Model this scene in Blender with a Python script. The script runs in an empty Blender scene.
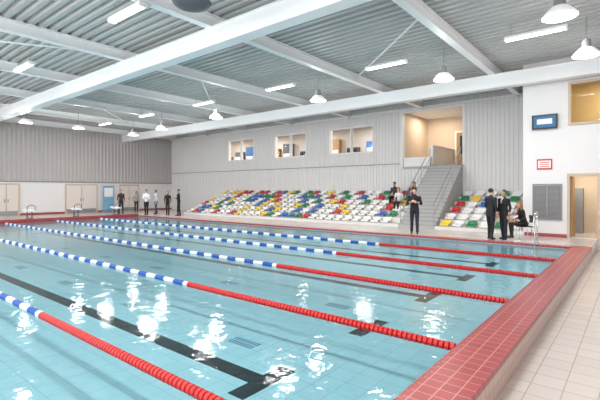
import bpy, math, random
import numpy as np
from mathutils import Vector, Matrix, kdtree
random.seed(11)
ZOOM=(1,300,200)
EN=0.88
scene=bpy.context.scene
try:
    scene.view_settings.view_transform='Standard'
    scene.view_settings.look='None'
except Exception as e: print(e)
def lin(c):
    return tuple(((x/255)/12.92 if x/255<=0.04045 else ((x/255+0.055)/1.055)**2.4) for x in c)+(1,)
# ------------------------------------------------------------ materials
def mat(name,rgb,rough=0.5,metal=0.0,emit=None,es=0,noise=0.0,nscale=8,spec=0.5,bump=0):
    m=bpy.data.materials.new(name); m.use_nodes=True
    nt=m.node_tree; b=nt.nodes['Principled BSDF']
    b.inputs['Base Color'].default_value=lin(rgb)
    b.inputs['Roughness'].default_value=rough
    b.inputs['Metallic'].default_value=metal
    b.inputs['Specular IOR Level'].default_value=spec
    if emit:
        b.inputs['Emission Color'].default_value=lin(emit); b.inputs['Emission Strength'].default_value=es
    if noise>0 or bump>0:
        tc=nt.nodes.new('ShaderNodeTexCoord'); n=nt.nodes.new('ShaderNodeTexNoise'); n.inputs['Scale'].default_value=nscale
        n.inputs['Detail'].default_value=4
        nt.links.new(tc.outputs['Object'],n.inputs['Vector'])
        if noise>0:
            r=nt.nodes.new('ShaderNodeMixRGB'); r.blend_type='MIX'
            c=lin(rgb)
            r.inputs[1].default_value=tuple(x*(1-noise) for x in c[:3])+(1,)
            r.inputs[2].default_value=tuple(min(1,x*(1+noise)) for x in c[:3])+(1,)
            nt.links.new(n.outputs['Fac'],r.inputs[0]); nt.links.new(r.outputs[0],b.inputs['Base Color'])
        if bump>0:
            bp=nt.nodes.new('ShaderNodeBump'); bp.inputs['Strength'].default_value=bump; bp.inputs['Distance'].default_value=0.01
            nt.links.new(n.outputs['Fac'],bp.inputs['Height']); nt.links.new(bp.outputs['Normal'],b.inputs['Normal'])
    return m
def tile(name,c1,c2,mortar,w,h,plane='xy',rough=0.3,ms=0.012,offset=0.0,metal=0,bump=0.3,spec=0.5):
    m=bpy.data.materials.new(name); m.use_nodes=True
    nt=m.node_tree; b=nt.nodes['Principled BSDF']
    tc=nt.nodes.new('ShaderNodeTexCoord'); sp=nt.nodes.new('ShaderNodeSeparateXYZ'); cb=nt.nodes.new('ShaderNodeCombineXYZ')
    nt.links.new(tc.outputs['Object'],sp.inputs[0])
    nt.links.new(sp.outputs[{'x':0,'y':1,'z':2}[plane[0]]],cb.inputs[0]); nt.links.new(sp.outputs[{'x':0,'y':1,'z':2}[plane[1]]],cb.inputs[1])
    br=nt.nodes.new('ShaderNodeTexBrick'); br.offset=offset; br.squash=1
    br.inputs['Color1'].default_value=lin(c1); br.inputs['Color2'].default_value=lin(c2); br.inputs['Mortar'].default_value=lin(mortar)
    br.inputs['Scale'].default_value=1; br.inputs['Mortar Size'].default_value=ms; br.inputs['Mortar Smooth'].default_value=0.2
    br.inputs['Brick Width'].default_value=w; br.inputs['Row Height'].default_value=h
    nt.links.new(cb.outputs[0],br.inputs['Vector']); nt.links.new(br.outputs['Color'],b.inputs['Base Color'])
    b.inputs['Roughness'].default_value=rough; b.inputs['Metallic'].default_value=metal; b.inputs['Specular IOR Level'].default_value=spec
    bp=nt.nodes.new('ShaderNodeBump'); bp.inputs['Strength'].default_value=bump; bp.inputs['Distance'].default_value=0.004; bp.invert=True
    nt.links.new(br.outputs['Fac'],bp.inputs['Height']); nt.links.new(bp.outputs['Normal'],b.inputs['Normal'])
    return m
M={}
M['white']=mat('paint_white',(236,235,234),0.5,noise=0.02,nscale=2)
M['wallwhite']=mat('wall_white',(230,228,228),0.6,noise=0.02,nscale=1.5)
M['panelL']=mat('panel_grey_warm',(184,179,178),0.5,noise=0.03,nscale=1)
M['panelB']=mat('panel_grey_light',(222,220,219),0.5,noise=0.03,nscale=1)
M['deckmetal']=mat('roof_deck_metal',(186,186,185),0.5,metal=0.0,noise=0.04,nscale=3)
M['steel']=mat('steel_white_paint',(240,241,242),0.4,noise=0.015,nscale=3)
M['chrome']=mat('chrome',(215,215,215),0.15,metal=1.0)
M['alu']=mat('aluminium',(170,172,175),0.35,metal=0.8)
M['dark']=mat('dark_plastic',(28,28,30),0.4)
M['black']=mat('black_tile',(14,17,22),0.4)
M['greyp']=mat('grey_paint',(140,140,142),0.5)
M['greyd']=mat('grey_dark_paint',(92,94,98),0.5)
M['beige']=mat('beige_wall',(212,192,168),0.6,noise=0.03,nscale=2)
M['wood']=mat('wood_door',(176,138,88),0.45,noise=0.12,nscale=6)
M['conc']=mat('tier_concrete',(224,221,217),0.6,noise=0.03,nscale=4)
M['step']=mat('stair_grey',(176,174,172),0.6,noise=0.04,nscale=5)
M['frame']=mat('frame_beige',(198,180,160),0.5)
M['door']=mat('door_white',(226,216,208),0.5)
M['redfloor']=tile('coping_red_xy',(166,54,56),(152,46,49),(200,130,125),0.15,0.15,'xy',0.3,0.006)
M['redside']=tile('coping_red_yz',(156,48,50),(146,44,46),(195,125,120),0.15,0.15,'yz',0.35,0.006)
M['sidebeige']=tile('coping_side_tile',(202,174,163),(196,168,157),(168,140,130),0.15,0.118,'yz',0.3,0.006)
M['floort']=tile('floor_cream_tile',(216,205,197),(209,198,190),(178,166,157),0.3,0.3,'xy',0.22,0.006)
M['poolt']=tile('pool_floor_tile',(176,224,233),(170,220,230),(150,208,220),0.3,0.3,'xy',0.5,0.008,bump=0.1)
M['poolwx']=tile('pool_wall_tile_xz',(170,216,226),(166,212,222),(140,194,208),0.25,0.125,'xz',0.4,0.006)
M['poolwy']=tile('pool_wall_tile_yz',(170,216,226),(166,212,222),(140,194,208),0.25,0.125,'yz',0.4,0.006)
M['grill']=tile('inlet_grille',(80,140,168),(80,140,168),(165,208,220),0.06,0.12,'xy',0.5,0.012)
M['lamp']=mat('lamp_glow',(255,255,255),0.5,emit=(255,252,245),es=4)
M['lampshade']=mat('lamp_shade',(236,236,236),0.35,emit=(255,253,248),es=0.3)
M['fl']=mat('fluorescent_tube',(255,255,255),0.5,emit=(255,253,248),es=7)
for nm,c in dict(sw=(238,236,233),sr=(192,44,52),sg=(36,126,78),sy=(236,202,60),sb=(56,104,176)).items(): M[nm]=mat('seat_'+nm,c,0.4)
M['ropered']=mat('float_red',(198,32,30),0.4); M['ropeblue']=mat('float_blue',(28,84,175),0.4); M['ropewhite']=mat('float_white',(240,242,244),0.4)
# glass
g=bpy.data.materials.new('window_glass'); g.use_nodes=True; nt=g.node_tree; nt.nodes.clear()
o=nt.nodes.new('ShaderNodeOutputMaterial'); tr=nt.nodes.new('ShaderNodeBsdfTransparent'); gl=nt.nodes.new('ShaderNodeBsdfGlossy'); gl.inputs['Roughness'].default_value=0.02
fr=nt.nodes.new('ShaderNodeLayerWeight'); fr.inputs[0].default_value=0.15; mx=nt.nodes.new('ShaderNodeMixShader')
nt.links.new(fr.outputs[0],mx.inputs[0]); nt.links.new(tr.outputs[0],mx.inputs[1]); nt.links.new(gl.outputs[0],mx.inputs[2]); nt.links.new(mx.outputs[0],o.inputs[0])
M['glass']=g
# water
w=bpy.data.materials.new('pool_water'); w.use_nodes=True; nt=w.node_tree; nt.nodes.clear()
o=nt.nodes.new('ShaderNodeOutputMaterial'); tr=nt.nodes.new('ShaderNodeBsdfTransparent'); tr.inputs[0].default_value=(0.94,0.99,1.0,1)
gl=nt.nodes.new('ShaderNodeBsdfGlossy'); gl.inputs['Roughness'].default_value=0.07
fr=nt.nodes.new('ShaderNodeFresnel'); fr.inputs[0].default_value=1.33; mx=nt.nodes.new('ShaderNodeMixShader')
tc=nt.nodes.new('ShaderNodeTexCoord')
n1=nt.nodes.new('ShaderNodeTexNoise'); n1.inputs['Scale'].default_value=3.6; n1.inputs['Detail'].default_value=1.5; n1.inputs['Distortion'].default_value=0.5
n2=nt.nodes.new('ShaderNodeTexNoise'); n2.inputs['Scale'].default_value=11; n2.inputs['Detail'].default_value=1
nt.links.new(tc.outputs['Object'],n1.inputs['Vector']); nt.links.new(tc.outputs['Object'],n2.inputs['Vector'])
b1=nt.nodes.new('ShaderNodeBump'); b1.inputs['Strength'].default_value=0.3; b1.inputs['Distance'].default_value=0.026
b2=nt.nodes.new('ShaderNodeBump'); b2.inputs['Strength'].default_value=0.25; b2.inputs['Distance'].default_value=0.008
nt.links.new(n1.outputs['Fac'],b1.inputs['Height']); nt.links.new(n2.outputs['Fac'],b2.inputs['Height']); nt.links.new(b1.outputs[0],b2.inputs['Normal'])
nt.links.new(b2.outputs[0],gl.inputs['Normal']); nt.links.new(b2.outputs[0],fr.inputs['Normal'])
nt.links.new(fr.outputs[0],mx.inputs[0]); nt.links.new(tr.outputs[0],mx.inputs[1]); nt.links.new(gl.outputs[0],mx.inputs[2]); nt.links.new(mx.outputs[0],o.inputs[0])
M['water']=w
# ------------------------------------------------------------ mesh builder
class MB:
    def __init__(s): s.v=[];s.f=[];s.fm=[];s.mats=[];s.lab=[];s.ells=[]
    def mi(s,m):
        if isinstance(m,str): m=M[m]
        if m not in s.mats: s.mats.append(m)
        return s.mats.index(m)
    def add(s,vs,fs,m,lab=0):
        b=len(s.v); s.v+= [tuple(x) for x in vs]; s.lab+=[lab]*len(vs)
        i=s.mi(m) if m is not None else 0
        for f in fs: s.f.append(tuple(b+k for k in f)); s.fm.append(i)
    def box(s,x0,x1,y0,y1,z0,z1,m):
        vs=[(x,y,z) for x in(x0,x1) for y in(y0,y1) for z in(z0,z1)]
        s.add(vs,[(0,1,3,2),(4,6,7,5),(0,4,5,1),(2,3,7,6),(0,2,6,4),(1,5,7,3)],m)
    def frame(s,axis,u0,u1,f0,f1,z0,z1,t,m,bottom=True,mull=()):
        def B(a,b,c,d):
            if axis=='x': s.box(a,b,f0,f1,c,d,m)
            else: s.box(f0,f1,a,b,c,d,m)
        B(u0,u1,z1-t,z1); zb=z0
        if bottom: B(u0,u1,z0,z0+t); zb=z0+t
        B(u0,u0+t,zb,z1-t); B(u1-t,u1,zb,z1-t)
        for k in mull: B(k-t*.45,k+t*.45,zb,z1-t)
    def tube(s,pts,rad,m,n=10,lab=0,caps=True):
        pts=[Vector(p) for p in pts]; N=len(pts); rings=[];prev=None
        P=[];R=[];D=[]
        for i in range(N):
            d=(pts[min(i+1,N-1)]-pts[max(i-1,0)]).normalized(); P.append(pts[i]);R.append(rad[i] if hasattr(rad,'__len__') else rad);D.append(d)
        if caps:
            P=[P[0]-D[0]*R[0]*0.7]+P+[P[-1]+D[-1]*R[-1]*0.7]; R=[R[0]*0.6]+R+[R[-1]*0.6]; D=[D[0]]+D+[D[-1]]
        vs=[];fs=[]
        for p,r,d in zip(P,R,D):
            if prev is None:
                a=Vector((0,0,1)) if abs(d.z)<0.9 else Vector((1,0,0)); u=d.cross(a).normalized()
            else: u=(prev-d*prev.dot(d)).normalized()
            prev=u; q=d.cross(u)
            for k in range(n):
                t=2*math.pi*k/n; vs.append(p+(u*math.cos(t)+q*math.sin(t))*r)
        for i in range(len(P)-1):
            for k in range(n): fs.append((i*n+k,i*n+(k+1)%n,(i+1)*n+(k+1)%n,(i+1)*n+k))
        fs.append(tuple(range(n))[::-1]); fs.append(tuple((len(P)-1)*n+k for k in range(n)))
        s.add(vs,fs,m,lab)
    def cyl(s,p0,p1,r0,r1,m,n=16): s.tube([p0,p1],[r0,r1],m,n,caps=False)
    def ell(s,c,r,m,R=None,lab=0,n=14,k=9):
        vs=[];fs=[]; c=Vector(c)
        s.ells.append((np.array(c),np.array(R if R else Matrix.Identity(3)),np.array(r,dtype=float),lab))
        for i in range(1,k):
            ph=math.pi*i/k
            for j in range(n):
                t=2*math.pi*j/n; p=Vector((r[0]*math.sin(ph)*math.cos(t),r[1]*math.sin(ph)*math.sin(t),r[2]*math.cos(ph)))
                if R: p=R@p
                vs.append(c+p)
        top=Vector((0,0,r[2])); bot=-top
        if R: top=R@top; bot=R@bot
        vs+=[c+top,c+bot]
        for i in range(k-2):
            for j in range(n): fs.append((i*n+j,(i+1)*n+j,(i+1)*n+(j+1)%n,i*n+(j+1)%n))
        T=len(vs)-2
        for j in range(n): fs.append((T,j,(j+1)%n)); fs.append((T+1,(k-2)*n+(j+1)%n,(k-2)*n+j))
        s.add(vs,fs,m,lab)
    def loft(s,rings,m,n=18,lab=0,X=None):
        vs=[];fs=[]
        for (cx,cy,cz,rx,ry) in rings:
            for j in range(n):
                t=2*math.pi*j/n; p=Vector((cx+rx*math.cos(t),cy+ry*math.sin(t),cz))
                if X: p=X(p)
                vs.append(p)
        for i in range(len(rings)-1):
            for j in range(n): fs.append((i*n+j,i*n+(j+1)%n,(i+1)*n+(j+1)%n,(i+1)*n+j))
        fs.append(tuple(range(n))[::-1]); fs.append(tuple((len(rings)-1)*n+k for k in range(n)))
        s.add(vs,fs,m,lab)
    def obj(s,name,smooth=False,bevel=0,loc=None,parent=None):
        me=bpy.data.meshes.new(name); me.from_pydata(s.v,[],s.f)
        for m in s.mats: me.materials.append(m)
        if s.mats: me.polygons.foreach_set('material_index',s.fm)
        me.update()
        if smooth:
            me.polygons.foreach_set('use_smooth',[True]*len(me.polygons))
            try: me.set_sharp_from_angle(angle=math.radians(40))
            except Exception: pass
        o=bpy.data.objects.new(name,me); scene.collection.objects.link(o)
        if bevel:
            b=o.modifiers.new('b','BEVEL'); b.width=bevel; b.segments=2; b.limit_method='ANGLE'
        if loc: o.location=loc
        if parent: o.parent=parent
        return o
def cells(u0,u1,z0,z1,ops):
    us=sorted({u0,u1}|{o[0] for o in ops}|{o[1] for o in ops}); zs=sorted({z0,z1}|{o[2] for o in ops}|{o[3] for o in ops})
    us=[u for u in us if u0<=u<=u1]; zs=[z for z in zs if z0<=z<=z1]; out=[]
    for a,b in zip(us,us[1:]):
        for c,d in zip(zs,zs[1:]):
            mu=(a+b)/2;mz=(c+d)/2
            if not any(o[0]<mu<o[1] and o[2]<mz<o[3] for o in ops): out.append((a,b,c,d))
    return out
def corr(mb,axis,fix,sgn,u0,u1,z0,z1,m,pitch=0.2,dep=0.03):
    pts=[]; k0=math.floor(u0/pitch)
    prof=[(0,0),(0.45,0),(0.55,1),(0.9,1),(1.0,0)]
    u=k0
    while u*pitch<u1:
        for a,h in prof[:-1]:
            U=(u+a)*pitch
            if u0<=U<=u1: pts.append((U,h))
        u+=1
    pts=[(u0,0)]+[p for p in pts if p[0]>u0+1e-4 and p[0]<u1-1e-4]+[(u1,0)]
    vs=[];fs=[]
    for U,h in pts:
        f=fix+sgn*(0.005+dep*h)
        for z in (z0,z1): vs.append((U,f,z) if axis=='x' else (f,U,z))
    for i in range(len(pts)-1): fs.append((2*i,2*i+2,2*i+3,2*i+1))
    mb.add(vs,fs,m)
# ------------------------------------------------------------ dimensions (water surface z=0)
DK=0.08; LOW=-0.27; WX=-33.0; WY=22.0; TOP=6.78; PE=-1.58; PF=-26.6; PY0=-0.2; PY1=15.1
# pool basin
PB=-0.47
mb=MB()
mb.box(PF,PE,PY0,PY1,PB-0.15,PB,'poolt')
mb.box(PF-0.02,PE+0.02,PY1,PY1+0.1,PB-0.15,DK-0.07,'poolwx'); mb.box(PF-0.02,PE+0.02,PY0-0.1,PY0,PB-0.15,DK-0.07,'poolwx')
mb.box(PE,PE+0.03,PY0,PY1,PB-0.15,DK-0.07,'poolwy'); mb.box(PF-0.08,PF,PY0,PY1,PB-0.15,DK-0.07,'poolwy')
for i in range(6):
    yc=1.05+2.53*i
    mb.box(PF+2,-3.55,yc-0.125,yc+0.125,PB,PB+0.004,'black')
    mb.box(-3.6,-3.35,yc-0.45,yc+0.45,PB,PB+0.005,'black'); mb.box(PF+1.8,PF+2.05,yc-0.45,yc+0.45,PB,PB+0.005,'black')
for xx in (-4.6,-7.8,-11,-14.2,-17.4,-20.6):
    for i in range(6):
        yc=2.3+2.53*i-0.5
        if yc<PY1: mb.box(xx-0.25,xx+0.25,yc-0.12,yc+0.12,PB,PB+0.005,'grill')
mb.obj('pool_basin')
mb=MB(); mb.add([(PF,PY0,0),(PE,PY0,0),(PE,PY1,0),(PF,PY1,0)],[(0,1,2,3)],'water'); mb.obj('pool_water_surface')
# coping
mb=MB()
c=0.47
mb.box(PE+0.03,PE+0.5,PY0-c,PY1+c,DK-0.06,DK+0.001,'redfloor')
mb.box(PE+0.03,PE+0.49,PY0-c,17.9,LOW,DK-0.06,'sidebeige')
mb.box(PE-0.02,PE+0.03,PY0,PY1,-0.03,DK-0.02,'redside')
mb.box(PF-c,PE+0.03,PY1,PY1+0.3,DK-0.06,DK+0.003,'redfloor'); mb.box(PF-c,PE+0.03,PY0-c,PY0,DK-0.06,DK+0.003,'redfloor')
mb.box(PF-c,PF,PY0,PY1,DK-0.06,DK+0.12,'redfloor')
mb.box(PF-0.02,PF+0.012,PY0,PY1,-0.02,DK+0.118,'redside')
mb.obj('pool_coping')
# floor
mb=MB()
mb.box(WX,PE+0.5,PY1+0.3,WY,DK-0.2,DK-0.002,'floort')
mb.box(WX,PF-c,-5,PY1+0.3,DK-0.2,DK-0.002,'floort')
mb.box(PF-c,PE+0.03,-5,PY0-c,DK-0.2,DK-0.002,'floort')
mb.box(PE+0.49,4.5,-5,18,LOW-0.1,LOW,'floort')
mb.obj('floor')
# ------------------------------------------------------------ walls
mb=MB()
drs=[(8.4,10.0),(12.9,15.3),(17.05,18.8)]
for a,b,c_,d in cells(-5,WY,DK-0.1,TOP,[]): mb.box(WX-0.2,WX,a,b,c_,d,'wallwhite')
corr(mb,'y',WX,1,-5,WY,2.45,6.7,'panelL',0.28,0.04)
mb.obj('wall_left')
mb=MB(); mb.box(WX,WX+0.06,-5,WY,2.38,2.46,'greyp'); mb.obj('trim_1')
mb=MB(); mb.box(WX,WX+0.03,-5,WY,DK,DK+0.14,'redside'); mb.obj('baseboard_left')
for i,(a,b) in enumerate(drs):
    mb=MB()
    mb.frame('y',a,b,WX,WX+0.07,DK,2.28,0.1,'frame',bottom=False)
    mid=(a+b)/2
    for (p,q) in ((a+0.1,mid-0.02),(mid+0.02,b-0.1)):
        mb.box(WX+0.03,WX+0.055,p,q,DK+0.01,2.18,'door')
    mb.box(WX+0.01,WX+0.035,mid-0.02,mid+0.02,DK,2.18,'greyp')
    mb.tube([(WX+0.1,mid-0.1,1.2),(WX+0.1,mid-0.1,1.0)],0.015,'dark',6); mb.tube([(WX+0.1,mid+0.1,1.2),(WX+0.1,mid+0.1,1.0)],0.015,'dark',6)
    mb.box(WX+0.04,WX+0.1,mid-0.11,mid-0.09,1.09,1.11,'chrome');mb.box(WX+0.04,WX+0.1,mid+0.09,mid+0.11,1.09,1.11,'chrome')
    mb.box(WX+0.055,WX+0.06,a+0.12,mid-0.03,DK+0.02,0.4,'alu'); mb.box(WX+0.055,WX+0.06,mid+0.03,b-0.12,DK+0.02,0.4,'alu')
    mb.obj('door_%d'%(i+1))
M['posterblue']=mat('poster_print',(120,170,200),0.5,noise=0.5,nscale=3)
mb=MB(); mb.box(WX+0.5,WX+0.52,15.5,16.4,0.2,2.15,'posterblue'); mb.box(WX+0.521,WX+0.525,15.6,16.3,1.3,2.0,'white'); mb.box(WX+0.35,WX+0.75,15.45,16.45,DK,DK+0.1,'alu')
mb.tube([(WX+0.49,15.95,DK+0.1),(WX+0.49,15.95,2.15)],0.012,'alu',6); mb.box(WX+0.48,WX+0.53,15.48,16.42,2.13,2.17,'alu'); mb.obj('roll_up_banner')
# back wall with windows and landing opening
wins=[(-25.2,-22.3),(-20.2,-17.3),(-15.4,-12.2)]
wz0,wz1=4.09,5.73
ops=[(a,b,wz0,wz1) for a,b in wins]+[(-10.35,-7.0,3.14,6.2)]
mb=MB()
for a,b,c_,d in cells(WX,-3.45,DK-0.1,TOP,ops):
    mb.box(a,b,WY,WY+0.25,c_,d,'wallwhite'); 
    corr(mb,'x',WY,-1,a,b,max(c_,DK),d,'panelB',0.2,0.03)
mb.obj('wall_back')
mb=MB(); mb.box(WX,-10.45,WY-0.06,WY-0.001,3.3,3.34,'greyp'); mb.box(WX,-3.5,WY-0.12,WY-0.001,6.33,6.43,'steel'); mb.frame('x',-10.45,-6.9,WY-0.06,WY+0.24,3.15,6.3,0.115,'white',bottom=False); mb.obj('trim_2')
for i,(a,b) in enumerate(wins):
    mb=MB(); t=0.07
    mb.frame('x',a-.01,b+.01,WY-0.05,WY+0.2,wz0-.01,wz1+.01,0.08,'white',mull=((a+b)/2,))
    mb.add([(a+t,WY+.08,wz0+t),(b-t,WY+.08,wz0+t),(b-t,WY+.08,wz1-t),(a+t,WY+.08,wz1-t)],[(0,1,2,3)],'glass')
    mb.obj('window_%d'%(i+1))
# gallery room behind windows
M['carpet']=mat('gallery_floor',(120,105,95),0.8); M['blueboard']=mat('board_blue',(60,110,170),0.5); M['gwall']=mat('gallery_wall',(212,203,192),0.6,noise=0.03)
mb=MB()
mb.box(-31,-11,26,26.1,3.1,6.3,'gwall'); mb.box(-31.1,-31,WY+0.26,26,3.1,6.3,'gwall'); mb.box(-11,-10.9,WY+0.26,26,3.1,6.3,'gwall')
mb.box(-31,-11,WY+0.26,26,3.0,3.1,'carpet'); mb.box(-31,-11,WY+0.26,26,6.3,6.4,'white')
groom=mb.obj('gallery_room')
mb=MB()
for i,x in enumerate((-30,-28.4,-27,-25.6,-24,-22.6,-20.8,-19.6,-18,-16.4,-14.8,-13.4)):
    mb.box(x,x+0.9,25.6,25.95,3.1,4.9+0.35*(i%3),('wood','white','blueboard','greyd')[(i*3)%4])
    for k in range(4): mb.box(x+0.05,x+0.85,25.58,25.6,3.3+0.42*k,3.55+0.42*k,'white' if (i+k)%3 else 'dark')
mb.obj('cabinets',parent=groom)
for i,x in enumerate((-28,-23.5,-18.8,-14)):
    mb=MB(); mb.box(x-0.6,x+0.6,23.6,24.4,6.25,6.27,'fl'); mb.frame('x',x-0.63,x+0.63,23.57,24.43,6.271,6.29,0.005,'alu'); mb.obj('light_panel_%d'%(i+1),parent=groom)
# landing alcove
mb=MB()
mb.box(-10.6,-6.8,WY+0.26,26,3.0,3.14,'step');mb.box(-10.32,-7.03,WY-0.04,WY+0.26,3.0,3.14,'step'); mb.box(-10.6,-6.8,25.6,25.7,3.14,6.4,'beige'); mb.box(-10.6,-10.35,WY+0.26,25.6,3.14,6.4,'beige'); mb.box(-7.0,-6.8,WY+0.26,25.6,3.14,6.4,'beige'); mb.box(-10.35,-7.0,WY+0.26,25.6,6.3,6.4,'white')
mb.obj('stair_landing')
mb=MB(); mb.box(-8.9,-8.7,WY+0.3,25.55,3.14,4.25,'white'); mb.box(-8.95,-8.65,WY+0.28,25.55,4.25,4.3,'steel'); 
mb.box(-10.3,-8.75,WY+0.02,WY+0.12,3.14,3.6,'white'); mb.box(-10.32,-8.72,WY+0.0,WY+0.14,3.6,3.65,'steel'); mb.obj('landing_parapet')
mb=MB(); mb.box(-8.5,-7.5,25.52,25.6,3.14,5.3,'wood'); mb.frame('x',-8.6,-7.4,25.5,25.6,3.14,5.4,0.1,'white',bottom=False); mb.box(-8.3,-7.7,25.49,25.52,4.0,5.1,'dark'); mb.obj('door_4')
# right-back wall
mb=MB()
ops=[(-1.92,-1.08,DK,2.35),(-1.95,2.6,4.2,5.75)]
for a,b,c_,d in cells(-3.45,4.5,LOW-0.1,TOP,ops): mb.box(a,b,18.0,18.25,c_,d,'wallwhite')
mb.box(-3.45,-3.2,18.25,WY+.25,DK-0.1,TOP,'wallwhite')
mb.obj('wall_right_back')
mb=MB(); mb.box(4.5,4.7,-5,18.25,LOW-0.1,TOP,'wallwhite'); mb.obj('wall_right')
mb=MB(); nops=[(-30+4.4*i,-26.4+4.4*i,1.2,5.8) for i in range(8)]  # openings made up in the unseen wall behind the camera, for frontal fill
for a,b,c_,d in cells(WX,4.7,LOW-0.1,TOP,nops): mb.box(a,b,-5.2,-5,c_,d,'wallwhite')
mb.obj('wall_front')
for i,(a,b,c_,d) in enumerate(nops):
    mb=MB(); mb.frame('x',a,b,-5.18,-5.05,c_,d,0.08,'white',mull=((a+b)/2,)); mb.box(a+.08,b-.08,-5.17,-5.06,3.4,3.48,'white')
    mb.obj('window_%d'%(i+5))  # invented window frames, out of view, around the fill openings
# window 4 : right wall
mb=MB(); a,b,c_,d=-1.95,2.6,4.2,5.75;t=0.08
mb.frame('x',a-.01,b+.01,17.93,18.27,c_-.01,d+.01,0.08,'frame',mull=(-0.05,))
mb.add([(a+t,18.1,c_+t),(b-t,18.1,c_+t),(b-t,18.1,d-t),(a+t,18.1,d-t)],[(0,1,2,3)],'glass'); mb.obj('window_4')
M['yellowwall']=mat('office_wall_yellow',(226,196,136),0.6,noise=0.03)
mb=MB(); mb.box(-3.18,4.4,20.6,20.7,3.2,6.4,'yellowwall'); mb.box(-3.18,4.4,18.26,20.6,3.1,3.2,'carpet'); mb.box(-3.18,4.4,18.26,20.6,6.3,6.4,'white'); mb.box(-3.18,-3.1,18.26,20.6,3.2,6.3,'yellowwall'); mb.box(4.3,4.4,18.26,20.6,3.2,6.3,'yellowwall'); mb.obj('office_room')
mb=MB(); mb.box(-3.18,1.5,20.6,20.7,0,2.9,'beige'); mb.box(-3.18,1.5,18.26,20.6,DK-.1,DK,'floort'); mb.box(-3.18,1.5,18.26,20.6,2.8,2.9,'white'); mb.box(-3.18,-3.1,18.26,20.6,DK,2.8,'beige'); mb.box(1.4,1.5,18.26,20.6,DK,2.8,'beige'); mb.box(-2.2,-1.7,20.1,20.6,DK,1.9,'greyp'); mb.obj('corridor_room')
mb=MB()
a,b=-1.92,-1.08
mb.frame('x',a-0.08,b+0.08,17.95,18.24,DK,2.43,0.09,'frame',bottom=False)
mb.box(a+.02,a+0.07,18.2,19.0,DK+0.01,2.33,'wood'); mb.tube([(a+0.12,18.85,1.1),(a+0.12,18.72,1.1)],0.012,'chrome',6); mb.box(a+0.06,a+0.13,18.84,18.86,1.09,1.11,'chrome')
mb.obj('door_5')
mb=MB(); mb.box(-3.4,-2.0,17.97,18,DK,DK+0.12,'redside'); mb.obj('baseboard_back')
# tv
M['screen']=mat('tv_screen',(30,60,90),0.15,emit=(90,150,200),es=0.5)
mb=MB(); mb.box(-3.12,-2.28,17.86,17.92,4.12,4.66,'dark'); mb.box(-3.06,-2.34,17.855,17.861,4.18,4.61,'screen'); mb.box(-2.8,-2.6,17.92,18.0,4.3,4.5,'dark'); mb.box(-2.95,-2.45,17.852,17.856,4.3,4.5,'white'); mb.obj('wall_television')
M['signred']=mat('sign_red',(200,50,50),0.5)
mb=MB(); mb.box(-2.97,-2.47,17.97,18.0,2.6,3.0,'signred'); mb.box(-2.93,-2.51,17.965,17.972,2.66,2.94,'white')
for k in range(3): mb.box(-2.88,-2.56,17.962,17.966,2.70+0.08*k,2.73+0.08*k,'signred')
mb.obj('wall_sign')
mb=MB(); a,b,c_,d=-3.12,-2.15,0.7,2.06
mb.frame('x',a,b,17.96,18.0,c_,d,0.05,'greyp',mull=((a+b)/2,))
for k in range(28):
    z=c_+.06+k*(d-c_-.12)/28
    mb.add([(a+.05,17.965,z),(b-.05,17.965,z),(b-.05,17.995,z+.035),(a+.05,17.995,z+.035)],[(0,1,2,3)],'greyp')
mb.obj('ventilation_grille')
# ------------------------------------------------------------ roof
mb=MB()
pitch=0.3; y=-5.2; pts=[]
while y<22.3:
    pts+=[(y,0),(y+0.13,0),(y+0.17,0.1),(y+0.26,0.1)]; y+=pitch
vs=[];fs=[]
for (yy,h) in pts:
    for x in (WX-0.2,4.7): vs.append((x,yy,6.68+h))
for i in range(len(pts)-1): fs.append((2*i,2*i+1,2*i+3,2*i+2))
mb.add(vs,fs,'deckmetal'); mb.box(WX-0.2,4.7,-5.2,22.3,6.8,6.95,'deckmetal')
mb.obj('ceiling')
def ibeam(mb,axis,fix,u0,u1,z0,z1,w,m='steel',t=0.03):
    def B(a0,a1,za,zb):
        if axis=='x': mb.box(u0,u1,fix+a0,fix+a1,za,zb,m)
        else: mb.box(fix+a0,fix+a1,u0,u1,za,zb,m)
    B(-w/2,w/2,z0,z0+t); B(-w/2,w/2,z1-t,z1); B(-0.012,0.012,z0+t,z1-t)
for i,yb in enumerate((7.5,17.45,-1.8)):
    mb=MB(); mb.box(WX,4.5,yb-0.16,yb+0.16,5.83,6.30,'steel'); mb.box(WX,4.5,yb-0.2,yb+0.2,5.80,5.83,'steel'); mb.box(WX,4.5,yb-0.2,yb+0.2,6.30,6.33,'steel')
    mb.obj('steel_main_beam')
for x in (4.0,-0.2,-4.4,-9.2,-13.9,-18.5,-23.1,-27.7,-32.3):
    mb=MB(); ibeam(mb,'y',x,-5,WY if x<-3.5 else 18,6.33,6.68,0.24); mb.obj('steel_roof_beam')
mb=MB()
for (p,q) in (((-9.2,15),(-4.4,10.6)),((-18.5,15),(-13.9,10.6)),((-18.5,-1),(-13.9,7)),((-27.7,15),(-23.1,10.6))):
    mb.tube([(p[0],p[1],6.5),(q[0],q[1],6.5)],0.03,'steel',8)
mb.obj('roof_bracing',True)
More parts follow.
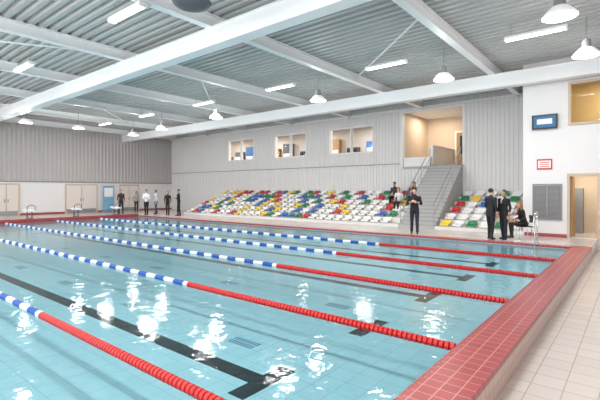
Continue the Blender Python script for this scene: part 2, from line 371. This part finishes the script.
# ------------------------------------------------------------ lamps
def pendant(x,y,z):
    mb=MB()
    prof=[(0.05,0.42),(0.11,0.40),(0.12,0.22),(0.17,0.18),(0.27,0.08),(0.34,0.0),(0.345,-0.03),(0.33,-0.03)]
    n=24;vs=[];fs=[]
    for r,h in prof:
        for k in range(n): t=2*math.pi*k/n; vs.append((r*math.cos(t),r*math.sin(t),h))
    for i in range(len(prof)-1):
        for k in range(n): fs.append((i*n+k,(i+1)*n+k,(i+1)*n+(k+1)%n,i*n+(k+1)%n))
    mb.add(vs[:4*n],[f for f in fs if max(f)<4*n],'greyp')
    mb.add(vs[3*n:],[tuple(a-3*n for a in f) for f in fs if min(f)>=3*n],'lampshade')
    mb.add([(0.33*math.cos(2*math.pi*k/n),0.33*math.sin(2*math.pi*k/n),-0.03) for k in range(n)],[tuple(range(n))[::-1]],'lamp')
    mb.tube([(0,0,0.4),(0,0,6.68-z)],0.012,'alu',6,caps=False)
    mb.cyl((0,0,0.42),(0,0,0.46),0.05,0.03,'greyp')
    o=mb.obj('pendant_lamp',True,loc=(x,y,z))
    L=bpy.data.lights.new('pendant_bulb','POINT'); L.energy=68*EN; L.shadow_soft_size=0.25; L.color=(1,0.985,0.965)
    lo=bpy.data.objects.new('bulb',L); scene.collection.objects.link(lo); lo.parent=o; lo.location=(0,0,-0.32)
for (x,y) in ((-1.1,14),(-5.1,14),(-10.4,14),(-17,14),(-22.8,14.5),(-26.7,14.8),(-1.3,10.5),(-26.4,11.1),(-26.4,8.3),(-10.0,1.5),(-18,1.5),(-2,2.0)):
    pendant(x,y,5.6)
def fluor(x,y):
    mb=MB(); mb.box(-0.75,0.75,-0.11,0.11,0.03,0.1,'white'); mb.tube([(-0.74,-0.05,0.005),(0.74,-0.05,0.005)],0.022,'fl',8); mb.tube([(-0.74,0.05,0.005),(0.74,0.05,0.005)],0.022,'fl',8)
    mb.box(-0.78,-0.75,-0.11,0.11,-0.02,0.1,'white');mb.box(0.75,0.78,-0.11,0.11,-0.02,0.1,'white')
    for sx in(-0.6,0.6): mb.tube([(sx,0,0.1),(sx,0,0.46)],0.01,'alu',6,caps=False)
    o=mb.obj('fluorescent_fixture',loc=(x,y,6.21))
    L=bpy.data.lights.new('tube_light','AREA'); L.shape='RECTANGLE'; L.size=1.5; L.size_y=0.25; L.energy=155*EN; L.color=(1,0.99,0.98)
    lo=bpy.data.objects.new('light',L); scene.collection.objects.link(lo); lo.parent=o; lo.location=(0,0,-0.05)
for y,XS in ((5.32,(-2.6,-9.9,-17.1,-24.5)),(13.3,(-2.25,-6.9,-11.9,-17.1,-22.4,-27.5)),(0.5,(-2.5,-9.9,-17.1,-24.5))):
    for x in XS: fluor(x,y)
mb=MB(); mb.ell((0,0,0),(0.4,0.4,0.12),'greyd',n=24); mb.tube([(0,0,0.1),(0,0,0.78)],0.03,'steel',8,caps=False); mb.cyl((0,0,0.03),(0,0,0.12),0.42,0.36,'greyd',24); mb.obj('ceiling_loudspeaker',True,loc=(-7.54,5.53,5.9))
# ------------------------------------------------------------ bleachers
mb=MB(); R=6; dep=0.65; y0=18.1
def tz(n): return DK+0.14+0.26*n
for n in range(R):
    for (a,b) in ((-25.6,-8.76),(-6.99,-3.46)):
        mb.box(a,b,y0+dep*n,y0+dep*(n+1) if n<R-1 else WY-0.04,DK,tz(n),'conc')
mb.obj('bleacher_tiers')
def seatgeo(mb,x,y,z,m):
    prof=[(-0.20,0.06),(-0.19,0.095),(-0.1,0.09),(0.03,0.08),(0.12,0.09),(0.16,0.13),(0.185,0.20),(0.20,0.265),(0.215,0.28)]
    us=[-0.2,-0.15,0,0.15,0.2]; vs=[];fs=[];nu=len(us);nv=len(prof)
    for lay in (0,1):
        for j,(py,pz) in enumerate(prof):
            for u in us:
                e=(abs(u)/0.2)**2
                yy=py-(0.05*e if j>=4 else 0); zz=pz+(0.035*e if 0<j<6 else 0)-(0.03*e if j>=7 else 0)
                if lay: yy+=0.018 if j>=4 else 0.0; zz-=0.018 if j<6 else 0
                vs.append((x+u,y+yy,z+zz))
    N=nu*nv
    for j in range(nv-1):
        for i in range(nu-1):
            a=j*nu+i; fs.append((a,a+1,a+nu+1,a+nu)); fs.append((N+a,N+a+nu,N+a+nu+1,N+a+1))
        a=j*nu; fs.append((a,a+nu,N+a+nu,N+a)); a=j*nu+nu-1; fs.append((a,N+a,N+a+nu,a+nu))
    for i in range(nu-1):
        fs.append((i,N+i,N+i+1,i+1)); a=(nv-1)*nu+i; fs.append((a,a+1,N+a+1,N+a))
    mb.add(vs,fs,m)
    mb.box(x-0.12,x+0.12,y-0.1,y+0.12,z,z+0.07,'conc')
mb=MB()
for n in range(R):
    for (a,b) in ((-25.5,-8.85),(-6.9,-3.6)):
        x=a+0.26
        while x<b-0.2:
            m=random.choices(['sw','sr','sg','sy','sb'],[54,10,12,13,11])[0]
            seatgeo(mb,x,y0+dep*n+0.36,tz(n),m); x+=0.56
mb.obj('stadium_seats',True)
mb=MB(); S=18
for i in range(S): mb.box(-8.75,-7.0,18.1+(WY-0.05-18.1)/S*i,WY-0.05-0.001*i,DK+0.17*i,DK+0.17*(i+1),'step'); mb.box(-8.74,-7.01,18.1+(WY-.05-18.1)/S*i-0.005,18.1+(WY-.05-18.1)/S*i+0.03,DK+0.17*(i+1)-0.02,DK+0.17*(i+1)+0.004,'greyp')
mb.obj('staircase')
for xx in (-8.68,-7.07):
    mb=MB()
    def sz(y): return DK+0.17*(int((y-18.1)/((WY-18.1)/S))+1)
    ys=[18.2,19.4,20.6,21.8]
    for y in ys: mb.tube([(xx,y,sz(y)),(xx,y,sz(y)+0.9)],0.016,'alu',8)
    mb.tube([(xx,18.1,sz(18.2)+0.88),(xx,21.9,sz(21.85)+0.9)],0.018,'alu',8); mb.tube([(xx,18.15,sz(18.2)+0.45),(xx,21.85,sz(21.85)+0.45)],0.012,'alu',8)
    mb.obj('stair_handrail',True)
# ------------------------------------------------------------ lane ropes
for i in range(5):
    yc=2.3+2.53*i
    mb=MB(); x=PE-0.04; k=0
    mb.tube([(PE-0.025,yc,0.02),(PF+0.02,yc,0.02)],0.008,'dark',6,caps=False)
    n=12
    while x>PF+0.2:
        if x>-6.65: m='ropered'
        else: m='ropeblue' if (k//5)%2==0 else 'ropewhite'
        vs=[];fs=[]
        for (dx,r) in ((0,0.034),(-0.008,0.05),(-0.05,0.05),(-0.058,0.034)):
            for j in range(n): t=2*math.pi*j/n; vs.append((x+dx,yc+r*math.cos(t),0.02+r*math.sin(t)))
        for a in range(3):
            for j in range(n): fs.append((a*n+j,a*n+(j+1)%n,(a+1)*n+(j+1)%n,(a+1)*n+j))
        fs.append(tuple(range(n))[::-1]); fs.append(tuple(3*n+j for j in range(n)))
        mb.add(vs,fs,m); x-=0.065; k+=1
    mb.obj('lane_rope',True)
# starting blocks
for i in range(6):
    yc=1.05+2.53*i; mb=MB(); X=PF-0.28; Z=DK+0.12
    mb.box(X-0.18,X+0.12,yc-0.15,yc+0.15,Z,Z+0.03,'greyd'); mb.tube([(X-0.02,yc-0.12,Z+0.03),(X-0.02,yc-0.12,Z+0.5)],0.035,'greyd',8,caps=False); mb.tube([(X-0.02,yc+0.12,Z+0.03),(X-0.02,yc+0.12,Z+0.5)],0.035,'greyd',8,caps=False)
    vs=[(X-0.35,yc-0.25,Z+0.46),(X-0.35,yc+0.25,Z+0.46),(X+0.22,yc+0.25,Z+0.40),(X+0.22,yc-0.25,Z+0.40)]
    mb.add(vs+[(a,b,c_+0.07) for a,b,c_ in vs],[(0,1,2,3),(4,7,6,5),(0,4,5,1),(1,5,6,2),(2,6,7,3),(3,7,4,0)],'white')
    for s_ in(-1,1): mb.tube([(X+0.2,yc+s_*0.2,Z+0.45),(X+0.27,yc+s_*0.2,Z+0.7),(X+0.27,yc,Z+0.78)],0.02,'greyd',6)
    mb.obj('starting_block',True)
# grab rail near right far corner
mb=MB(); mb.cyl((0,0,0),(0,0,0.02),0.09,0.08,'chrome',16); mb.tube([(0,0,0.02),(0,0,1.0)],0.018,'chrome',8); mb.tube([(0,0,1.0),(0,-0.12,1.05),(0,-0.3,1.02),(0,-0.42,0.85),(0,-0.42,-0.4)],0.018,'chrome',8); mb.obj('pool_grab_rail',True,loc=(-2.55,PY1+0.37,DK+0.003))
# ------------------------------------------------------------ people
SKINS=[mat('skin_a',(214,165,138),0.5),mat('skin_b',(196,148,120),0.5)]
HAIRS=[mat('hair_dark',(38,28,22),0.6),mat('hair_blond',(150,112,70),0.6),mat('hair_brown',(80,55,38),0.6)]
EYE=mat('eye_dark',(45,35,32),0.2); LIP=mat('lips',(170,95,90),0.5); SHOE=mat('shoe_black',(22,20,20),0.4); SHIRT=mat('collar_white',(235,235,235),0.6)
cloth={}
def cl(rgb):
    if rgb not in cloth: cloth[rgb]=mat('cloth_%d_%d_%d'%rgb,rgb,0.8,noise=0.08,nscale=25)
    return cloth[rgb]
def person(name,loc,yaw,top,bottom,skin=0,hair=0,longhair=False,H=1.78,pose='stand',suit=False,arms=None,vox=0.009,female=False,turn=0,skirt=False):
    mb=MB(); s=H/1.75
    SK,TP,BT,SH,HR,EY,LP,CO=range(8)
    seated = pose=='sit'
    lean=math.radians({'stand':2,'sit':12,'lean':25}.get(pose,2)); pz=0.95 if not seated else 0.12
    Rm=Matrix.Rotation(lean,3,'X'); piv=Vector((0,0,0.95))
    def X(p): q=Rm@(Vector(p)-piv); return q+Vector((0,0,pz))
    k=0.92 if female else 1.0
    w=k
    rings=[(0,0.005,0.83,0.10*w,0.08),(0,0.005,0.88,0.158*w,0.112),(0,0.005,0.95,0.172*w,0.12),(0,0,1.06,0.15*w,0.105),(0,-0.005,1.16,0.15*w*(0.9 if female else 1),0.1),(0,-0.01,1.28,0.168*w,0.118),(0,-0.005,1.37,0.182*w,0.108),(0,0,1.43,0.15*w,0.085),(0,0.003,1.47,0.09*w,0.07),(0,0.005,1.50,0.05,0.05)]
    mb.loft(rings[2:],None,20,TP,X); mb.loft(rings[:3],None,20,BT if not suit else TP,X)
    if suit: mb.loft([(0,0,0.78,0.175,0.125),(0,0,0.9,0.18,0.125),(0,0,1.06,0.158,0.112)],None,20,TP,X)
    if female and not suit: 
        for sx in(-1,1): mb.ell(X((sx*0.07,-0.09,1.3)),(0.06,0.05,0.06),None,lab=TP)
    mb.tube([X((0,0.01,1.46)),X((0,0.0,1.56))],[0.056,0.05],None,12,SK)
    # head
    hc=X((0,-0.005,1.64)); HRt=Matrix.Rotation(math.radians(turn),3,'Z')@Matrix.Rotation(lean*0.4,3,'X')
    def hp(p): return hc+HRt@Vector(p)
    nb=len(mb.ells)
    mb.ell(hp((0,0.005,0.012)),(0.074,0.092,0.1),None,HRt,SK); mb.ell(hp((0,-0.028,-0.05)),(0.052,0.058,0.062),None,HRt,SK)
    mb.ell(hp((0,-0.095,-0.015)),(0.012,0.018,0.024),None,HRt,SK,8,6)
    for sx in(-1,1):
        mb.ell(hp((sx*0.078,0.005,-0.005)),(0.01,0.018,0.03),None,HRt,SK,8,6)
        mb.ell(hp((sx*0.03,-0.080,0.008)),(0.010,0.009,0.007),None,HRt,EY,8,6)
    mb.ell(hp((0,-0.080,-0.058)),(0.020,0.009,0.006),None,HRt,LP,8,6)
    mb.ell(hp((0,0.026,0.042)),(0.082,0.092,0.084),None,HRt,HR)
    if longhair:
        mb.ell(hp((0,0.06,-0.07)),(0.085,0.05,0.15),None,HRt,HR)
        for sx in(-1,1): mb.ell(hp((sx*0.07,0.02,-0.07)),(0.022,0.045,0.12),None,HRt,HR)
    head_ells=mb.ells[nb:]
    # legs
    for sx in(-1,1):
        if seated:
            hip=Vector((sx*0.09,0.0,0.1)); kn=Vector((sx*0.11,-0.44,0.1)); an=Vector((sx*0.11,-0.42 -0.03*sx,-0.34)); 
        else:
            spread=0.10 if not female else 0.085
            hip=Vector((sx*0.088,0,0.88)); kn=Vector((sx*spread,-0.015-0.03*sx,0.49)); an=Vector((sx*(spread+0.01),0.02+0.06*(-sx),0.08))
        if skirt and not seated:
            mb.tube([hip,hip.lerp(kn,.5),kn],[0.088,0.076,0.055],None,14,SK); mb.tube([kn,kn.lerp(an,.35),an],[0.054,0.055,0.036],None,12,SK)
        else:
            mb.tube([hip,hip.lerp(kn,.5),kn],[0.092*k,0.082*k,0.064*k],None,14,BT); mb.tube([kn,kn.lerp(an,.35),an+Vector((0,0,0.0))],[0.063*k,0.062*k,0.05],None,12,BT)
        mb.ell(an+Vector((0,-0.07,-0.045)),(0.042,0.125,0.035),None,lab=SH); mb.ell(an+Vector((0,0.02,-0.03)),(0.038,0.05,0.05),None,lab=SH)
    if skirt: mb.loft([(0,0,0.55,0.2,0.17),(0,0,0.8,0.18,0.14),(0,0,1.0,0.15,0.11)],None,20,BT,X)
    # arms
    A=arms or {}
    for sx,key in((1,'L'),(-1,'R')):
        sh=X((sx*0.185*w,0.0,1.405))
        if key in A: el,wr,nrm=[Vector(t) for t in A[key]]
        elif seated: el=X((sx*0.25,-0.04,1.14)); wr=Vector((sx*0.14,-0.33,0.22)); nrm=Vector((0,0,-1))
        else: el=X((sx*0.245*w,0.03,1.12)); wr=X((sx*0.25*w,-0.05,0.875)); nrm=Vector((-sx,0,0))
        mb.tube([sh,sh.lerp(el,.5),el],[0.062*k,0.052*k,0.046*k],None,12,TP); mb.tube([el,el.lerp(wr,.35),wr],[0.046*k,0.044*k,0.034*k],None,12,TP)
        d=(wr-el).normalized(); nrm=(nrm-d*nrm.dot(d)).normalized(); sd=d.cross(nrm)*(1)
        Rh=Matrix((sd,d,nrm)).transposed()
        mb.tube([wr-d*0.02,wr+d*0.03],[0.026,0.024],None,10,SK)
        mb.ell(wr+d*0.06,(0.042,0.052,0.017),None,Rh,SK)
        for j,(o_,ln) in enumerate(((-0.031,0.068),(-0.0105,0.08),(0.0105,0.075),(0.031,0.058))):
            b=wr+d*0.09+sd*o_; p1=b+d*ln*0.45+sd*o_*0.15+nrm*0.004; p2=p1+d*ln*0.25+nrm*ln*0.22; p3=p2+d*ln*0.1+nrm*ln*0.25
            mb.tube([b,p1,p2,p3],[0.0095,0.009,0.0085,0.007],None,8,SK)
        ts=1 if sd.y<0 else -1
        b=wr+d*0.035+sd*ts*0.03; mb.tube([b,b+d*0.03+sd*ts*0.022+nrm*0.01,b+d*0.058+sd*ts*0.024+nrm*0.022],[0.013,0.011,0.009],None,8,SK)
    me=bpy.data.meshes.new(name); me.from_pydata(mb.v,[],mb.f); me.update()
    o=bpy.data.objects.new(name,me); scene.collection.objects.link(o)
    m=o.modifiers.new('r','REMESH'); m.mode='VOXEL'; m.voxel_size=vox; m.use_smooth_shade=True
    m2=o.modifiers.new('s','SMOOTH'); m2.factor=0.5; m2.iterations=2
    bpy.context.view_layer.update()
    dg=bpy.context.evaluated_depsgraph_get(); nm=bpy.data.meshes.new_from_object(o.evaluated_get(dg)); o.modifiers.clear(); o.data=nm; nm.name=name
    kd=kdtree.KDTree(len(mb.v))
    for i,v in enumerate(mb.v): kd.insert(v,i)
    kd.balance()
    nf=len(nm.polygons); cs=np.empty(nf*3); nm.polygons.foreach_get('center',cs); cs=cs.reshape(-1,3)
    labs=np.array([mb.lab[kd.find(c_)[1]] for c_ in cs])
    best=np.full(nf,9.0); bl=np.zeros(nf,dtype=int)
    for (c0,R0,r0,l0) in head_ells:
        q=(cs-c0)@R0; f=np.sqrt(((q/r0)**2).sum(1)); dd=np.abs(f-1)*r0.min()-(0.002 if l0 in (HR,EY,LP) else 0)
        u=dd<best; best[u]=dd[u]; bl[u]=l0
    dh=np.linalg.norm(cs-np.array(hc),axis=1)
    nearh=(dh<0.125)&(cs[:,2]>hc.z-0.085); labs[nearh]=bl[nearh]
    if longhair:
        lh=(~nearh)&(dh<0.3)&(bl==HR)&(best<0.008); labs[lh]=HR
    if suit:
        zz=cs[:,2]-pz+0.95; xx=np.abs(cs[:,0]); yy=cs[:,1]
        v=(yy<-0.05)&(zz>1.22)&(zz<1.49)&(xx<0.045*(zz-1.22)/0.25)&(xx>0.008)&(labs==TP); labs[v]=CO
    nm.materials.clear()
    for mm in (SKINS[skin],cl(top),cl(bottom),SHOE,HAIRS[hair],EYE,LIP,SHIRT): nm.materials.append(mm)
    nm.polygons.foreach_set('material_index',labs.tolist()); nm.polygons.foreach_set('use_smooth',[True]*nf); nm.update()
    zmin=min(v.co.z for v in nm.vertices)
    for v in nm.vertices: v.co*=s
    o.location=(loc[0],loc[1],loc[2]-(zmin*s if not seated else 0)); o.rotation_euler=(0,0,math.radians(yaw))
    return o
BLK=(26,26,30); NAVY=(30,34,50)
FOLD={'L':((0.26,-0.05,1.15),(0.06,-0.24,1.2),(0,0.3,-1)),'R':((-0.26,-0.03,1.15),(-0.08,-0.24,1.13),(0,0.3,-1))}
# forward = -Y at yaw 0
person('man_in_dark_suit',(-4.05,15.75,DK),150,BLK,BLK,0,0,suit=True,H=1.8,arms={'L':((0.24,-0.02,1.13),(0.12,-0.2,1.08),(-1,0,0))},vox=0.008)
person('man_in_dark_suit',(-3.66,15.95,DK),-30,BLK,NAVY,1,2,suit=True,H=1.76,vox=0.008)
person('seated_woman',(-3.1,16.35,DK+0.47),-60,BLK,(40,36,34),0,1,longhair=True,H=1.7,pose='sit',female=True,vox=0.008)
mb=MB()
for a in(-0.2,0.2):
    for b in(-0.2,0.2): mb.tube([(a,b,0),(a*0.9,b*0.9,0.46)],0.014,'chrome',8)
mb.box(-0.22,0.22,-0.22,0.22,0.455,0.485,'dark'); mb.tube([(-0.2,0.2,0.46),(-0.2,0.26,0.85)],0.014,'chrome',8); mb.tube([(0.2,0.2,0.46),(0.2,0.26,0.85)],0.014,'chrome',8); mb.box(-0.21,0.21,0.235,0.255,0.6,0.86,'dark')
o=mb.obj('chair',loc=(-3.1,16.35,DK)); o.rotation_euler=(0,0,math.radians(-60))
person('man_standing',(-6.95,15.85,DK),20,BLK,NAVY,0,0,H=1.82,arms={'L':((0.26,-0.03,1.15),(0.1,-0.26,1.22),(-1,0,0)),'R':((-0.26,-0.03,1.15),(-0.1,-0.26,1.24),(1,0,0))},vox=0.008)
def row(n,x): return (x,y0+dep*n+0.30,tz(n)+0.10)
person('seated_spectator',row(4,-9.2),10,BLK,NAVY,0,2,H=1.75,pose='sit',arms={'L':((0.25,-0.12,0.42),(0.08,-0.2,0.68),(-1,0,0)),'R':((-0.25,-0.12,0.42),(-0.08,-0.2,0.68),(1,0,0))})
person('seated_spectator',row(3,-9.2-0.55),0,(225,222,220),NAVY,0,1,longhair=True,H=1.68,pose='sit',female=True)
person('seated_spectator',row(4,-10.3),0,(60,60,70),BLK,1,0,H=1.75,pose='sit')
person('swim_coach',(-26.9,15.9,DK),30,(225,225,228),BLK,0,2,H=1.78,vox=0.011,arms=FOLD)
person('swim_coach',(-27.3,16.9,DK),-20,(190,200,215),(60,70,100),1,0,H=1.75,vox=0.011)
person('woman_standing',(-25.2,16.5,DK),40,BLK,BLK,0,1,longhair=True,H=1.68,female=True,vox=0.011)
person('man_standing',(-24.2,16.7,DK),-40,NAVY,BLK,0,0,H=1.8,vox=0.011,arms={'L':((0.24,-0.05,1.13),(0.16,-0.26,1.2),(-1,0,0))})
person('man_standing',(-29.5,15.4,DK),90,(60,48,50),NAVY,0,2,H=1.78,vox=0.011)
person('woman_standing',(-30.2,17.0,DK),60,(150,150,158),BLK,1,2,longhair=True,H=1.66,female=True,vox=0.011)
# ------------------------------------------------------------ lights
def area(name,loc,rot,sx,sy,e,col=(1,1,1)):
    L=bpy.data.lights.new(name,'AREA'); L.shape='RECTANGLE'; L.size=sx; L.size_y=sy; L.energy=e; L.color=col
    o=bpy.data.objects.new(name,L); scene.collection.objects.link(o); o.location=loc; o.rotation_euler=rot; return o
for i,(a,b,c_,d) in enumerate(nops): area('daylight_%d'%i,((a+b)/2,-5.3,3.5),(math.radians(90),0,0),3.6,4.6,300*EN,(0.97,0.985,1))  # added area lamps outside the made-up front windows, for frontal fill
for x in (-28,-23.5,-18.8,-14): area('gallery_light',(x,24,6.2),(0,0,0),1.2,0.8,110,(1,0.96,0.9))
area('landing_light',(-9.3,24,6.2),(0,0,0),1,1,70,(1,0.9,0.78)); area('office_light',(0,19.4,6.2),(0,0,0),1.5,1,70,(1,0.9,0.72)); area('corridor_light',(-1.5,19.4,2.75),(0,0,0),1,1,45,(1,0.93,0.8))
W=bpy.data.worlds.new('world'); scene.world=W; W.use_nodes=True; W.node_tree.nodes['Background'].inputs[0].default_value=(0.9,0.95,1,1); W.node_tree.nodes['Background'].inputs[1].default_value=1.0
# ------------------------------------------------------------ camera
Z_,zx,zy=ZOOM
cd=bpy.data.cameras.new('camera'); cd.sensor_width=36; cd.lens=24.9*Z_; cd.shift_x=Z_*(zx-300)/600; cd.shift_y=-Z_*(10+zy-200)/600; cd.clip_end=200
co=bpy.data.objects.new('camera',cd); scene.collection.objects.link(co); co.location=(0,0,1.83); co.rotation_euler=(math.radians(90),0,math.radians(39.1))
scene.camera=co
